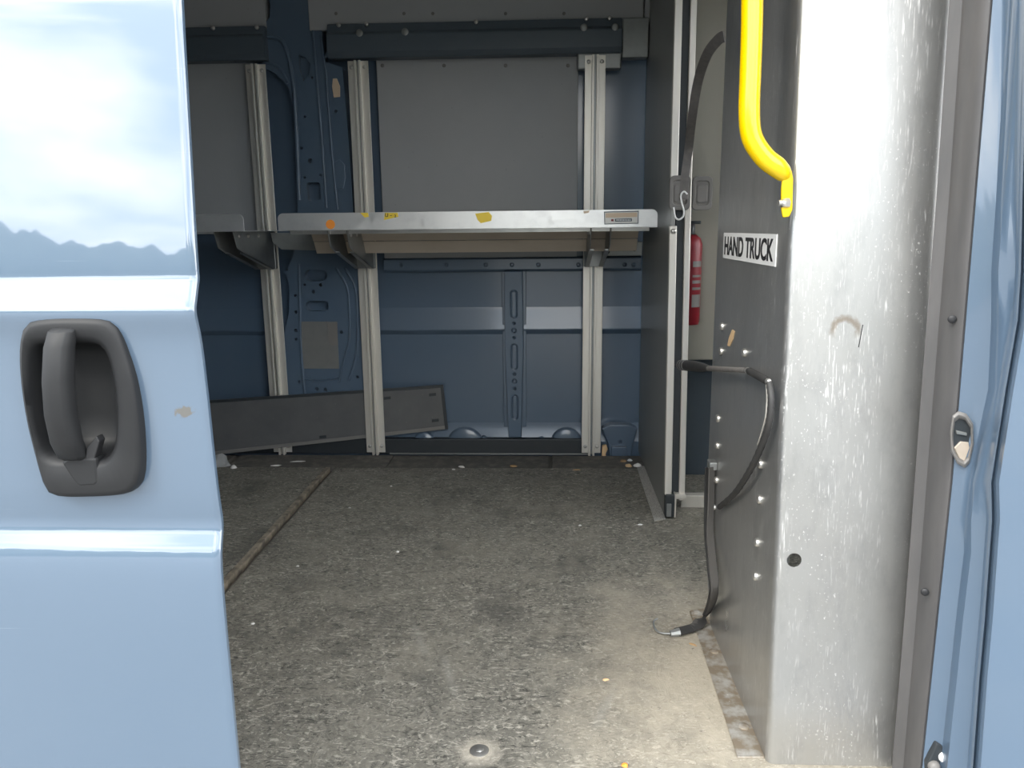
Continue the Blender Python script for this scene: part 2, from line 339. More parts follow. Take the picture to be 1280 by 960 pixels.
# belt beam with turned-under lower edge
b0, b1 = PY(600, 68.5, 2.965).z, PY(600, 24, 2.965).z
bp = lambda x: [(x, 3.03, b1), (x, 2.985, b1), (x, 2.975, b1 - .03), (x, 2.962, b1 - .042), (x, 2.962, b0 + .018), (x, 2.975, b0), (x, 3.03, b0)]
beam = MB().prism(bp(-.80), (1.075, 0, 0)).build('belt_beam', 'beam_paint', wb, .004)
beam2 = MB().prism(bp(XL), (XL * -1 - 1.03, 0, 0)).build('belt_beam', 'beam_paint', wb, .004)
MB().box(.275, .372, 2.985, 3.04, b0 - .015, b1).build('beam_end_bracket', 'bracket_metal', wb, .005)
MB().box(.115, .275, 2.99, 3.04, b0 - .05, b0 + .01).build('beam_end_bracket', 'bracket_metal', wb, .005)
for x, y, r in ((423, 31, .008), (458, 30, .008), (595, 27, .008), (733, 23, .008), (762, 22.5, .008)):
    p = PY(x, y, 2.975); MB().stud((p.x, 2.978, p.z), (0, -1, 0), r, .007).build('bolt', 'screw', beam, smooth=40)
for x, y in ((449, 41), (506, 39.5), (730, 34), (769, 33.5)):
    p = PY(x, y, 2.96); MB().stud((p.x, 2.963, p.z), (0, -1, 0), .013, .004, 14, .9).build('washer', 'bracket_metal', beam, smooth=40)
for x, y in ((266, 35), (321, 34)):
    p = PY(x, y, 2.97); MB().stud((p.x, 2.972, p.z), (0, -1, 0), .008, .006).build('bolt', 'screw', beam2, smooth=40)
# mid rail with punched holes
mr = MB(); z0, z1, z2 = zy(337), zy(323), zy(306)
mr.prism([(-.64, 3.08, z0 - .006), (-.64, 3.045, z0 - .006), (-.64, 3.03, z0 + .003), (-.64, 3.03, z1), (-.64, 3.045, z1 + .008), (-.64, 3.08, z1 + .008)], (1.01, 0, 0))
mro = mr.build('mid_rail', 'inner_paint', wb, .003)
c = MB()
for x in (501, 558, 607, 640, 673, 723, 781, 792): c.stud((PY(x, 331, 3.03).x, 3.045, PY(x, 331, 3.03).z), (0, -1, 0), .007, .03, 10)
cut(mro, c)
MB().box(.235, .372, 3.03, 3.08, z1 + .008, z2 + .01).build('mid_rail_lip', 'bracket_metal', wb, .003)
for x, y in ((760, 315), (793, 312)): MB().stud((PY(x, y, 3.03).x, 3.03, PY(x, y, 3.03).z), (0, -1, 0), .007, .002, 10).build('plug', 'ink', wb, smooth=40)
# slotted upright stiffener
sx = PY(643, 440, 3.04).x; zs0, zs1 = zy(545), zy(338)
s = MB(); hw0, hw1 = .036, .026
s.prism([V(sx - hw0 - .012, 3.05, zs1), V(sx + hw0 + .012, 3.05, zs1), V(sx + hw1 + .02, 3.05, zs0 + .04), V(sx - hw1 - .02, 3.05, zs0 + .04)], (0, .03, 0)).build('stiffener_flange', 'inner_paint', wb, .002)
s = MB().prism([V(sx - hw0, 3.022, zs1), V(sx + hw0, 3.022, zs1), V(sx + hw0 * 1.05, 3.022, zs1 - .3), V(sx + hw1, 3.022, zs0), V(sx - hw1, 3.022, zs0), V(sx - hw0 * 1.05, 3.022, zs1 - .3)], (0, .04, 0))
so = s.build('stiffener', 'pillar_paint', wb, .008)
c = MB()
for a, b in ((362, 396), (429, 460), (492, 522)):
    q = rounded(sx - .012, zy(b), sx + .012, zy(a), .0115); c.prism([(x, 3.01, z) for x, z in q], (0, .022, 0))
for y, r in ((403, .005), (412, .009), (421, .005), (466, .005), (475, .009), (484, .005)): c.stud((sx, 3.04, zy(y)), (0, -1, 0), r, .03, 10)
cut(so, c)
for a, b in ((362, 396), (429, 460), (492, 522)):
    q = rounded(sx - .007, zy(b) + .006, sx + .007, zy(a) - .006, .0065); MB().prism([(x, 3.028, z) for x, z in q], (0, .008, 0)).build('slot_bead', 'inner_paint', so, .002)
# stamped scallops along the wall foot
for x, y, rx, rz in ((581, 546, .075, .05), (605, 550, .026, .028), (677, 551, .028, .028), (708, 546, .066, .048), (530, 548, .05, .04)):
    p = PY(x, y, 3.03); rr = []
    for k, (q, d) in enumerate(((1, .0), (.95, .010), (.85, .014), (.4, .016))):
        rr.append([V(p.x + rx * q * math.cos(a), 3.04 - d, p.z - .03 + (rz + .02) * q * max(math.sin(a), -.2)) for a in [math.pi * 2 * i / 24 for i in range(24)]])
    MB().rings(rr).build('scallop', 'inner_paint', wb, smooth=50)
# black kick strip
MB().box(XL, .19, 3.006, 3.05, -.004, PY(600, 549, 3.006).z).build('kick_strip', 'black_trim', wb, .003)
MB().box(-.64, .17, 2.998, 3.01, -.004, .001).build('kick_strip_edge', 'bracket_metal', wb, .0005)
# floor bracket stamped at the corner
pts = [(752, 536), (762, 531), (786, 531), (797, 536), (791, 558), (789, 571), (762, 571), (760, 556)]
fo = MB().prism([PY(x, y, 3.0) for x, y in pts], (0, .05, 0)).build('floor_bracket', 'inner_paint', wb, .008)
p = PY(775, 552.5, 3.0); c = MB().stud((p.x, 3.02, p.z), (0, -1, 0), .006, .03, 12); cut(fo, c)
a, b = PY(764, 558, 2.99), PY(783, 571, 2.99); MB().box(a.x, b.x, 2.984, 3.01, b.z, a.z).build('bracket_tongue', 'inner_paint', fo, .004)

# stamped body pillar between the bays
YP = 3.006
def ply(pts, Y=YP): return [PY(x, y, Y) for x, y in pts]
pil_out = [(340, -60), (392, -60), (393, 24), (402, 32), (404, 76), (428, 84), (436, 180), (442, 270), (452, 320), (457, 400), (456, 470), (450, 540), (366, 540), (357, 490), (352, 430), (361, 392), (362, 360), (356, 340), (368, 318), (372, 258), (368, 140), (360, 108), (345, 92), (328, 84), (328, 32), (337, 22)]
pil = MB().prism(ply(pil_out), (0, .06, 0)).build('body_pillar', 'pillar_paint', wb, .006)
pil['label'] = 'stamped blue steel pillar with punched holes'
c = MB()
def slot(x0, y0, x1, y1, r):
    a, b = PY(x0, y1, YP), PY(x1, y0, YP); q = rounded(a.x, a.z, b.x, b.z, min(r, (b.x - a.x) / 2.05, (b.z - a.z) / 2.05)); c.prism([(x, YP - .02, z) for x, z in q], (0, .055, 0))
for a in ((384.5, 228, 400, 251, .01), (381.5, 337, 408, 351.5, .03), (382.5, 376, 410.5, 389, .03), (393, 492, 411, 496, .003)): slot(*a)
a = [PY(*q, YP - .02) for q in ((371, 67), (379, 70), (386, 78), (384, 94), (377, 100), (372, 86))]; c.prism(a, (0, .04, 0))
for x, y, r in ((381, 146, .005), (377, 185, .006), (388, 201, .010), (401, 219, .006), (381, 222, .005), (390, 97, .005), (358.5, 337, .005), (381, 356, .005), (401, 356, .008), (392, 364.5, .008), (369, 369.5, .006), (370, 390, .007), (370, 413, .008), (370, 424, .006), (355.5, 453, .009), (374, 477, .006), (427, 415, .007), (447, 471, .006), (396, 486, .008), (407, 487, .008), (424, 205, .006), (420, 139, .006)):
    p = PY(x, y, YP); c.stud((p.x, YP + .03, p.z), (0, -1, 0), r, .06, 10)
cut(pil, c)
def bead(name, pts, r=.006, Y=YP, parent=pil, mat='pillar_paint'):
    return MB().tube([p for p in spline([PY(x, y, Y) for x, y in pts], 5)], r, 8).build(name, mat, parent, smooth=60)
bead('bead', [(388, -20), (391, 40), (396, 100), (402, 170), (408, 260)], .005)
bead('bead', [(401, 45), (408, 100), (414, 180), (422, 262)], .005)
bead('bead', [(420, 335), (432, 355), (436, 375), (437, 420), (430, 448), (424, 478)], .005)
bead('bead', [(431, 335), (444, 360), (447, 400), (446, 440), (436, 475)], .006)
bead('bead', [(374, 330), (375, 380), (376, 430), (380, 480), (382, 500)], .006)
bead('bead', [(330, 46), (348, 48), (358, 62), (366, 100), (370, 150), (374, 250)], .008)
bead('bead', [(330, 78), (348, 84), (360, 104)], .006)
bead('bead', [(381, 474), (400, 476), (424, 472)], .005)
bead('bead', [(410, 60), (416, 54), (421, 50)], .005, 2.985); bead('bead', [(407, 72), (412, 60), (418, 52)], .005, 2.99)
q = [PY(x, y, YP - .002) for x, y in ((375, 402), (421, 402), (424, 461), (379, 461))]
pt = MB().prism(q, (0, .004, 0)).build('sound_patch', 'patch_grey', pil, .001)
q = [PY(x, y, YP - .0045) for x, y in ((409, 403), (421.5, 403), (422.5, 431), (413, 432), (410, 425))]; MB().prism(q, (0, .004, 0)).build('patch_flap', 'latch_plastic', pil, .001)
q = [PY(x, y, YP - .002) for x, y in ((416, 98), (421, 98), (425, 108), (425, 121), (417, 122), (415, 108))]; MB().prism(q, (0, .004, 0)).build('bright_slot_patch', 'tan_print', pil, .001)  # brightness of a punched slot put into a flat tan patch
q = [PY(x, y, YP - .004) for x, y in ((417, 203), (424, 199), (431, 206), (432, 222), (429, 236), (420, 236), (417, 222))]; MB().prism(q, (0, .008, 0)).build('pressed_boss', 'pillar_paint', pil, .003)

# rest of the shell, out of the picture but shading the cargo space
tag(MB().box(XL, XR, 1.0, 3.14, 1.95, 1.98).build('ceiling', 'ceiling_panel'), 'pale roof lining over the cargo space', 'ceiling', kind='structure')
tag(MB().box(XL - .04, XL, .96, 3.14, -.06, 1.98).build('wall_left', 'inner_paint', None, .01), 'blue painted closed rear end of the cargo space', 'wall', kind='structure')
tag(MB().box(XL, -.66, .96, 1.04, -.06, 1.98).build('wall_right', 'body_paint'), 'blue near side wall behind the opened sliding door', 'wall', kind='structure')
tag(MB().box(-.66, XR, .99, 1.07, 1.78, 1.98).build('trim_2', 'body_paint'), 'blue header over the sliding door opening', 'header', kind='structure')
wf = MB().box(XR, XR + .04, .93, 3.14, -.06, .85).box(XR, XR + .04, .93, 3.14, 1.6, 1.98).box(XR, XR + .04, .93, 1.06, .85, 1.6).box(XR, XR + .04, 3.0, 3.14, .85, 1.6).build('wall_front', 'black_trim')
tag(wf, 'dark cab end of the van with windscreen opening added for daylight', 'wall', kind='structure')
tag(MB().box(XR + .015, XR + .02, 1.06, 3.0, .85, 1.6).build('added_windscreen', 'glass'), 'unseen clear windscreen pane added to let daylight into the cab', 'window', kind='structure')  # windscreen out of view, added to bring daylight to the cab lining

# ------------------------------------------------------------------ uprights
YR = 2.983
def upright(label, xc, ztop, zbot, zgap=None):
    T = thing('shelf_upright', label, 'upright', (xc, YR, zbot), 'extruded shelf uprights on the far wall')
    w2 = .038
    for sgn in (-1, 1):
        xa, xb = sorted((xc + sgn * .0115, xc + sgn * w2)); MB().box(xa, xb, YR + .004, YR + .010, zbot + .008, ztop).build('flange', 'aluminium', T, .0012)
        xa, xb = sorted((xc + sgn * .004, xc + sgn * .0125)); MB().box(xa, xb, YR - .012, YR + .010, zbot, ztop).build('channel_wall', 'aluminium', T, .0012)
        for z in (ztop - .022, zbot + .035):
            MB().stud((xc + sgn * .024, YR + .004, z), (0, -1, 0), .0075, .005, 12).build('screw', 'screw', T, smooth=40)
    MB().box(xc - .004, xc + .004, YR + .004, YR + .010, zbot + .004, ztop - .002).build('channel_floor', 'bracket_metal', T)
    return T
U2 = upright('pale aluminium upright with the loose black panel tucked behind it', -.693, 1.508, 0)
U3 = upright('pale aluminium upright beside the grey partition', .180, 1.511, 0)
U1 = upright('pale aluminium upright with its foot behind the loose black panel', -1.078, 1.503, 0)

# ------------------------------------------------------------------ shelves
YS = 2.53
def bracket(x, parent, zt):
    b = MB().box(x - .037, x + .037, 2.955, 2.972, .752, zt).build('bracket', 'bracket_metal', parent, .002)
    for sgn in (-1, 1):
        X = x + sgn * .034
        pl = [(X, 2.575, zt), (X, 2.972, zt), (X, 2.972, .752), (X, 2.93, .752), (X, 2.66, zt - .075), (X, 2.60, zt - .055)]
        MB().prism(pl, (.003 * -sgn, 0, 0)).build('bracket_cheek', 'bracket_metal', b, .0008)
        fl_ = [(X, 2.66, zt - .075), (X, 2.93, .752), (X, 2.93, .756), (X, 2.66, zt - .071)]
        MB().prism(fl_, (-sgn * .016, 0, 0)).build('bracket_flange', 'bracket_metal', b)
        for y in (2.62, 2.70, 2.80): MB().stud((X + sgn * .001, y, zt - .016), (sgn, 0, 0), .006, .004, 10).build('rivet', 'screw', b, smooth=40)
    MB().stud((x + .018, 2.955, zt - .06), (0, -1, 0), .008, .006, 6).build('rivet', 'screw', b, smooth=40)
    return b
zl0, zl1 = .8965, .953
S = thing('folding_shelf', 'galvanised steel shelf with yellow and orange stickers on its lip', 'shelf', (-.26, 2.75, .9), 'van shelves')
q = rounded(-.875, zl0 - .02, .356, zl1, .018); q = [(x, max(z, zl0)) for x, z in q]
lip = MB().prism([(x, YS, z) for x, z in q], (0, .002, 0)).build('front_lip', 'shelf_metal', S, .0006)
lip['label'] = 'bright worn front lip with stickers'
MB().box(-.873, .354, YS, 2.955, zl0 - .0005, zl0 + .002).build('tray', 'shelf_metal', S, .0006)
MB().box(-.873, .354, 2.953, 2.956, zl0, zl0 + .05).build('rear_lip', 'shelf_metal', S, .0006)
MB().prism([(-.84, 2.80, zl0), (-.84, 2.76, zl0), (-.84, 2.79, zl0 - .038), (-.84, 2.80, zl0 - .038)], (1.165, 0, 0)).build('rear_stiffener', 'tan_metal', S, .001)  # plain shelf metal, floor reflection painted in as tan
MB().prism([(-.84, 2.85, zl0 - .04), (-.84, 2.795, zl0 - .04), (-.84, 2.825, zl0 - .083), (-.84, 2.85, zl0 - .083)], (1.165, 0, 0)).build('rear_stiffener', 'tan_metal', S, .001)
for k in range(3): MB().box(-.86, .34, 2.60 + k * .07, 2.612 + k * .07, zl0 - .012, zl0).build('tray_rib', 'shelf_metal', S, .001)
bracket(-.693, S, zl0 - .0005); bracket(.180, S, zl0 - .0005)
gp = [(338, 291), (416, 291), (408, 304), (394, 313), (352, 312), (341, 303)]
MB().prism([PY(x, y, 2.90) for x, y in gp], (0, .003, 0)).build('end_gusset', 'bracket_metal', S, .001)
def sticker(name, pts, mat, parent, Y, th=.0006, label=None):
    o = MB().prism([PY(x, y, Y) for x, y in pts], (0, th, 0)).build(name, mat, parent)
    if label: o['label'] = label
    return o
YL = YS - .0008
sticker('sticker', [(481, 266), (497, 266), (498, 271), (489, 273), (480, 275)], 'yellow_sticker', lip, YL, label='torn yellow sticker with dark print')
o_ = PY(483.3, 269, YL - .0004); lettering('print', 'U', .016, 'ink', lip, o_, (1, 0, 0), (0, 0, 1), .0003)
o_ = PY(488.5, 269.5, YL - .0004); lettering('print', '~', .012, 'ink', lip, o_, (1, 0, 0), (0, 0, 1), .0003)
o_ = PY(494, 270, YL - .0004); lettering('print', '2', .012, 'ink', lip, o_, (1, 0, 0), (0, 0, 1), .0003)
sticker('sticker', [(450, 266), (460, 266), (461, 271), (456, 272)], 'yellow_sticker', lip, YL)
sticker('sticker', [(594, 267), (611, 265), (615, 270), (614, 276), (601, 279), (597, 275)], 'yellow_sticker', lip, YL)
sticker('sticker', [(729, 264), (737, 263), (736, 266), (730, 267)], 'tan_print', lip, YL)
p = PY(413, 280.5, YL); MB().prism([(p.x + .015 * math.cos(a), YL, p.z + .015 * math.sin(a)) for a in [math.pi * k / 12 for k in range(24)]], (0, .0006, 0)).build('sticker', 'orange', lip)['label'] = 'round orange sticker'
pl = sticker('data_plate', [(755, 264.5), (798.5, 263.5), (798, 279.5), (755.5, 280.5)], 'slate_print', lip, YL, label='framed pale data plate')
sticker('plate_face', [(756, 265.6), (797.5, 264.7), (797, 278.6), (756.4, 279.6)], 'plate', lip, YL - .0004, .0004)
sticker('plate_band', [(757, 266.5), (796.5, 265.6), (796.3, 271.2), (757, 272.2)], 'tan_print', lip, YL - .0007, .0004)
sticker('plate_box', [(768.7, 273.5), (789.8, 273), (789.8, 276.6), (768.9, 277.1)], 'slate_print', lip, YL - .0007, .0004)
sticker('plate_mark', [(764, 274), (767, 274), (767, 276.6), (764, 276.6)], 'red', lip, YL - .0007, .0004)
for k in range(9):
    x = 770.6 + k * 2.05; sticker('plate_stroke', [(x, 274.2), (x + 1.2, 274.2), (x + 1.2, 275.9), (x, 275.9)], 'white', lip, YL - .001, .0004)
S2 = thing('folding_shelf', 'dull grey end of the shelf next to the sliding door', 'shelf', (-1.7, 2.75, .9), 'van shelves')
q = rounded(-2.3, zl0 - .02, -.988, zl1, .018); q = [(x, max(z, zl0)) for x, z in q]
MB().prism([(x, YS, z) for x, z in q], (0, .002, 0)).build('front_lip', 'shelf_metal', S2, .0006)
MB().box(-2.3, -.99, YS, 2.955, zl0 - .0005, zl0 + .002).build('tray', 'shelf_metal', S2, .0006)
bracket(-1.078, S2, zl0 - .0005)

# ------------------------------------------------------------------ loose panel leaning behind the upright
A0, A1 = V(-1.45, 2.922, .002), V(-1.45, 2.926, .232)
B0 = PY(560, 536, 3.030); B1 = PY(554, 481, 3.032)
LP = thing('kick_panel', 'loose dark panel lying askew behind the middle upright', 'panel', (A0 + B0) / 2)
d = (B0 - A0).normalized(); u_ = (A1 - A0).normalized(); nrm = d.cross(u_).normalized()
if nrm.y > 0: nrm = -nrm
LP0 = MB().prism([A0, B0, B1, A1], -nrm * .005).build('face_sheet', 'loose_face', LP, .001)
def strip(a, b, wdir, wd, name='rim'):
    MB().prism([a, b, b + wdir * wd, a + wdir * wd], nrm * .004).build(name, 'black_trim', LP, .001)
strip(A1, B1, -u_, .011); strip(B1, B0, -d, .012); 
MB().prism([A0, B0, B0 + u_ * .014, A0 + u_ * .014], nrm * .003).build('rim', 'latch_plastic', LP, .001)
for fx, fz in ((.955, .80), (.955, .22), (.78, .80), (.52, .12)):
    c_ = A0.lerp(B0, fx).lerp(A1.lerp(B1, fx), fz); MB().prism([c_ - d * .014 - u_ * .006, c_ + d * .014 - u_ * .006, c_ + d * .014 + u_ * .006, c_ - d * .014 + u_ * .006], nrm * .003).build('clip', 'black_trim', LP, .001)

# ------------------------------------------------------------------ grey partition with its post
XA = .374
PT = thing('partition', 'dull grey sheet metal partition with edge post by the shelf', 'partition', (XA, 2.65, 0))
fy = lambda z: 2.302 + .075 * min(z, 1.0) + .03 * max(z - 1.0, 0) / .9
zs = [0.002, .3, .6, 1.0, 1.4, 1.95]
MB().prism([(XA, fy(z) + .004, z) for z in zs] + [(XA, 3.06, 1.95), (XA, 3.03, .002)], (.012, 0, 0)).build('sheet', 'partition_grey', PT, .001)
ff = [PZ(818, 651, .003), PZ(832, 648, .003), V(XA, 2.835, .003), PZ(796, 583, .003), PZ(801, 600, .003)]
MB().prism(ff, (0, 0, -.003)).build('foot_flange', 'grit', PT, .0008)
def post(name, xa, xb, mat, za, zb, depth=.02, dy=0):
    rr = [[V(xa, fy(z) + dy, z), V(xb, fy(z) + dy, z), V(xb, fy(z) + dy + depth, z), V(xa, fy(z) + dy + depth, z)] for z in [za + (zb - za) * k / 8 for k in range(9)]]
    return MB().rings(rr).build(name, mat, PT, .002)
post('edge_post', XA - .004, XA + .018, 'aluminium', .075, .90); post('edge_post', XA - .004, XA + .018, 'aluminium', 1.035, 1.95)
post('post_web', XA + .018, XA + .042, 'black_trim', .075, 1.95, .03, .018)
post('outer_post', XA + .042, XA + .060, 'aluminium', .055, 1.95, .02, .006)
lb = MB().box(XA - .002, XA + .028, 2.298, 2.33, .004, .078).build('floor_latch', 'black_trim', PT, .003)
MB().box(XA + .002, XA + .016, 2.293, 2.30, .008, .05).build('latch_tongue', 'bracket_metal', lb, .001)
MB().box(XA + .026, XA + .031, 2.296, 2.33, .004, .08).build('latch_cheek', 'aluminium', lb, .001)
MB().box(XA + .026, XA + .062, 2.305, 2.33, .062, .078).build('latch_arm', 'aluminium', lb, .002)
for x, y in ((849, 289), (804, 292)):
    p = PY(x, y, fy(.88) - .001); MB().stud((min(p.x, XA + .007), p.y, p.z), (0, -1, 0), .008, .006).build('screw', 'screw', PT, smooth=40); break
# pull plates of the slide latch, one each side of the post
def pull(pts_c, Y, parent, w_, h_):
    q = rounded(pts_c.x - w_, pts_c.z - h_, pts_c.x + w_, pts_c.z + h_, .014)
    o = MB().prism([(x, Y, z) for x, z in q], (0, .012, 0)).build('latch_plate', 'latch_plastic', parent, .004)
    q = rounded(pts_c.x - w_ * .66, pts_c.z - h_ * .7, pts_c.x + w_ * .66, pts_c.z + h_ * .72, .010)
    c = MB().prism([(x, Y - .002, z) for x, z in q], (0, .006, 0)); cut(o, c)
    q = rounded(pts_c.x - w_ * .52, pts_c.z - h_ * .55, pts_c.x + w_ * .52, pts_c.z + h_ * .5, .007)
    MB().prism([(x, Y + .0005, z) for x, z in q], (0, .008, 0)).build('finger_pull', 'latch_plastic', o, .002)
pull(PY(850, 241, fy(1) - .012), fy(1) - .012, PT, .031, .050)
pull(PY(878, 241.5, 2.42), 2.42, PT, .030, .050)
MB().box(.425, .44, 2.40, 2.44, .925, .96).build('latch_bar', 'black_trim', PT, .003)
# threshold bar and cab lining beyond the gap
tag(MB().box(.438, .80, 2.40, 2.432, -.004, .040).build('trim_3', 'aluminium', None, .003), 'low metal threshold bar across the gap beside the partition', 'threshold', kind='structure')
ol = MB().box(.452, 1.1, 2.56, 2.575, .46, 1.95).build('wall_cab', 'olive_panel', None, .003); tag(ol, 'olive grey lining panel beyond the gap', 'wall panel', kind='structure')
MB().box(.585, .60, 2.552, 2.562, .46, 1.95).build('lining_rib', 'olive_panel', ol, .003)
lw = MB().box(.45, 1.1, 2.74, 2.755, -.004, .48).build('wall_cab_lower', 'beam_paint', None, .003); tag(lw, 'black lower lining behind the threshold bar', 'wall panel', kind='structure')

# fire extinguisher
EX = thing('fire_extinguisher', 'red fire extinguisher half hidden behind the partition post', 'extinguisher', (.462, 2.505, .56))
ex, ey, er = .4585, 2.505, .037
def lathe(prof_, cx, cy, n=24): return MB().rings([[V(cx + r * math.cos(2 * math.pi * k / n), cy + r * math.sin(2 * math.pi * k / n), z) for k in range(n)] for r, z in prof_])
zt_, zb_ = PY(868, 293, ey).z, PY(865, 405, ey).z
lathe([(er * .9, zb_), (er, zb_ + .01), (er, zt_ - .03), (er * .85, zt_ - .012), (er * .45, zt_)], ex, ey).build('cylinder', 'red', EX, smooth=40)
lathe([(.013, zt_ - .002), (.013, zt_ + .03), (.009, zt_ + .035)], ex, ey, 14).build('valve', 'black_trim', EX, smooth=40)
MB().box(ex - .012, ex + .02, ey - .06, ey + .02, zt_ + .032, zt_ + .042).build('lever', 'black_trim', EX, .003)
MB().box(ex - .03, ex + .03, ey + er - .004, 2.565, (zb_ + zt_) / 2 - .05, (zb_ + zt_) / 2 + .05).build('wall_bracket', 'black_trim', EX, .003)
for k, (a, b) in enumerate(((-.115, -.075), (-.06, -.052), (-.04, -.03), (-.02, -.013), (.012, .03))):
    zc = (zb_ + zt_) / 2 + .03; rr = []
    for z in (zc + a, zc + b): rr.append([V(ex + (er + .0006) * math.cos(t), ey + (er + .0006) * math.sin(t), z) for t in [math.radians(-85 + 55 * j / 8) for j in range(9)]])
    MB().rings(rr, False, False, False).build('label_print', 'latch_plastic', EX)

# ------------------------------------------------------------------ steel hand truck locker on the right
XB = .375
by = lambda z: 1.172 + .057 * z
back = lambda z: 1.725
LK = thing('steel_locker', 'bright galvanised steel locker beside the doorway', 'locker', (.48, 1.3, 0))
sp = [(XB, by(0) + .012, 0), (XB, by(1.95) + .012, 1.95), (XB, 1.735, 1.95), (XB, 1.728, .25), (XB, 1.69, .10), (XB, 1.635, 0)]
MB().prism(sp, (.003, 0, 0)).build('side_sheet', 'steel_side', LK, .0008)
rr = []
xr = lambda z: .604
for z in [0, .4, .8, 1.2, 1.6, 1.95]:
    Y = by(z); arc = [V(XB + .012 - .012 * math.cos(a), Y + .012 - .012 * math.sin(a), z) for a in [math.pi / 2 * k / 6 for k in range(7)]]
    curl = [V(xr(z) - .03 + .03 * math.sin(a), Y + .03 * (1 - math.cos(a)) * .6, z) for a in [math.radians(60) * k / 6 for k in range(7)]]
    outl = arc + curl; rr.append(outl + [p + V(.002, .003, 0) for p in reversed(outl)])
fs = MB().rings(rr).build('front_sheet', 'steel_front', LK, smooth=35)
p = PY(992.5, 700, by(.38)); c = MB().stud((p.x, by(p.z) + .03, p.z), (0, -1, 0), .0125, .06, 24, 1.6); cut(fs, c); shade(fs.data, 35)
MB().box(p.x - .001, p.x + .002, by(p.z) + .03, by(p.z) + .05, p.z - .03, p.z + .03).build('inner_rod', 'bracket_metal', LK)
ffl = [PZ(922, 946, .003), PZ(956, 946, .003), V(XB + .002, 1.64, .003), V(XB, 1.715, .003), PZ(862, 763, .003)]
fo_ = MB().prism(ffl, (0, 0, -.003)).build('foot_flange', 'flange_steel', LK, .0008)
for x, y in ((869, 765), (893, 814), (930, 908)):
    p = PZ(x, y, .003); MB().stud(p, (0, 0, 1), .010, .003, 12).build('flange_bolt', 'flange_steel', fo_, smooth=40)
for x, y in ((903, 408), (902, 439), (931, 441), (898, 523), (897, 557), (951, 580), (896, 600), (950, 624), (947, 678), (945, 720), (893, 634), (936, 320)):
    if (x, y) == (936, 320): continue
    p = PX(x, y, XB - .0005); MB().stud(p, (-1, 0, 0), .0085, .0065, 10).build('rivet', 'screw', LK, smooth=40)
q = [PX(x, y, XB - .0012) for x, y in ((915, 412), (918, 414), (916, 424), (912, 433), (909, 432), (911, 422))]
MB().prism(q, (.001, 0, 0)).build('tape_scrap', 'foam', LK)
a, b = PY(1079, 406, by(.72)), PY(1073, 434, by(.72))
MB().prism([(a.x - .0006, by(a.z) - .0006, a.z), (a.x + .0006, by(a.z) - .0006, a.z), (b.x + .0006, by(b.z) - .0006, b.z), (b.x - .0006, by(b.z) - .0006, b.z)], (0, .001, 0)).build('scratch', 'ink', LK)
# sign
sc = [PX(905, 291, XB - .0012), PX(970, 292.5, XB - .0012), PX(970, 331, XB - .0012), PX(905, 324.5, XB - .0012)]
y0_, y1_ = sc[0].y, (sc[1].y + sc[2].y) / 2; zt2, zb2 = (sc[0].z + sc[1].z) / 2, (sc[2].z + sc[3].z) / 2
SG = tag(MB().box(XB - .0014, XB, y1_, y0_, zb2, zt2).build('sign', 'white'), 'white sign reading HAND TRUCK on the steel locker', 'sign')
lettering('lettering', 'HAND TRUCK', (zt2 - zb2) * .98, 'ink', SG, (XB - .0018, (y0_ + y1_) / 2, (zt2 + zb2) / 2), (0, -1, 0), (0, 0, 1), .0004, (y0_ - y1_) * .93)['label'] = 'black capital letters'

# yellow grab handle
GH = thing('grab_handle', 'bright yellow tubular grab handle bolted to the steel locker', 'grab handle', PY(984, 255, 1.205))
YG = 1.205
pth = spline([PY(942, -230, YG), PY(940.5, -80, YG), PY(940, 20, YG), PY(938, 90, YG), PY(936.5, 140, YG), PY(940, 172, YG), PY(955, 196, YG), PY(972, 210, YG), PY(984, 222, YG + .004)], 6)
nn_ = len(pth); MB().tube(pth, [.0155] * (nn_ - 8) + [.0155, .0152, .0145, .0138, .013, .0115, .0095, .0075], 16).build('bar', 'yellow', GH, smooth=50)
ft = [PY(x, y, YG - .004) for x, y in ((979, 214), (990, 212), (992, 224), (991, 262), (987, 271), (979, 272), (977, 262), (977, 236))]
MB().prism(ft, (0, .006, 0)).build('foot_plate', 'yellow', GH, .002)
p = PY(980, 254, YG - .004); MB().stud(p + V(.006, 0, 0), (-1, -.15, 0), .0075, .012, 6).tube([p + V(.004, 0, 0), p + V(-.009, -.002, .0005)], .0045, 10).build('bolt', 'screw', GH, smooth=40)

# ------------------------------------------------------------------ straps, cords, hook
st = thing('tie_strap', 'grey webbing strap arching from the locker to the wire hook', 'strap', PX(905, 45, .38))
ps = spline([V(.378, 1.76, 1.292), V(.374, 1.80, 1.295), PX(884, 68, .366), PX(873, 100, .372), PX(866, 140, .378), PY(861, 185, 2.24), PY(856, 222, 2.262), PY(854, 244, 2.268)], 6)
wv_ = [(ps[min(i + 1, len(ps) - 1)] - ps[max(i - 1, 0)]).normalized().cross((q - EYE).normalized()).normalized() * .023 for i, q in enumerate(ps)]
MB().ribbon(ps, wv_, .003).build('webbing', 'strap_web', st, smooth=40)
MB().box(ps[-1].x - .012, ps[-1].x + .014, 2.262, 2.274, ps[-1].z - .012, ps[-1].z + .006).build('webbing_end', 'strap_web', st, .003)
YH = 2.262
hk = spline([PY(x, y, YH) for x, y in ((859, 243), (855, 239.5), (851, 244), (852, 253), (855, 264), (853.5, 271), (848.5, 274.5), (844, 271), (842, 259))], 6)
tag(MB().tube(hk, .0026, 8).build('wire_hook', 'white', None, smooth=60), 'white wire hook hanging from the strap end', 'hook')

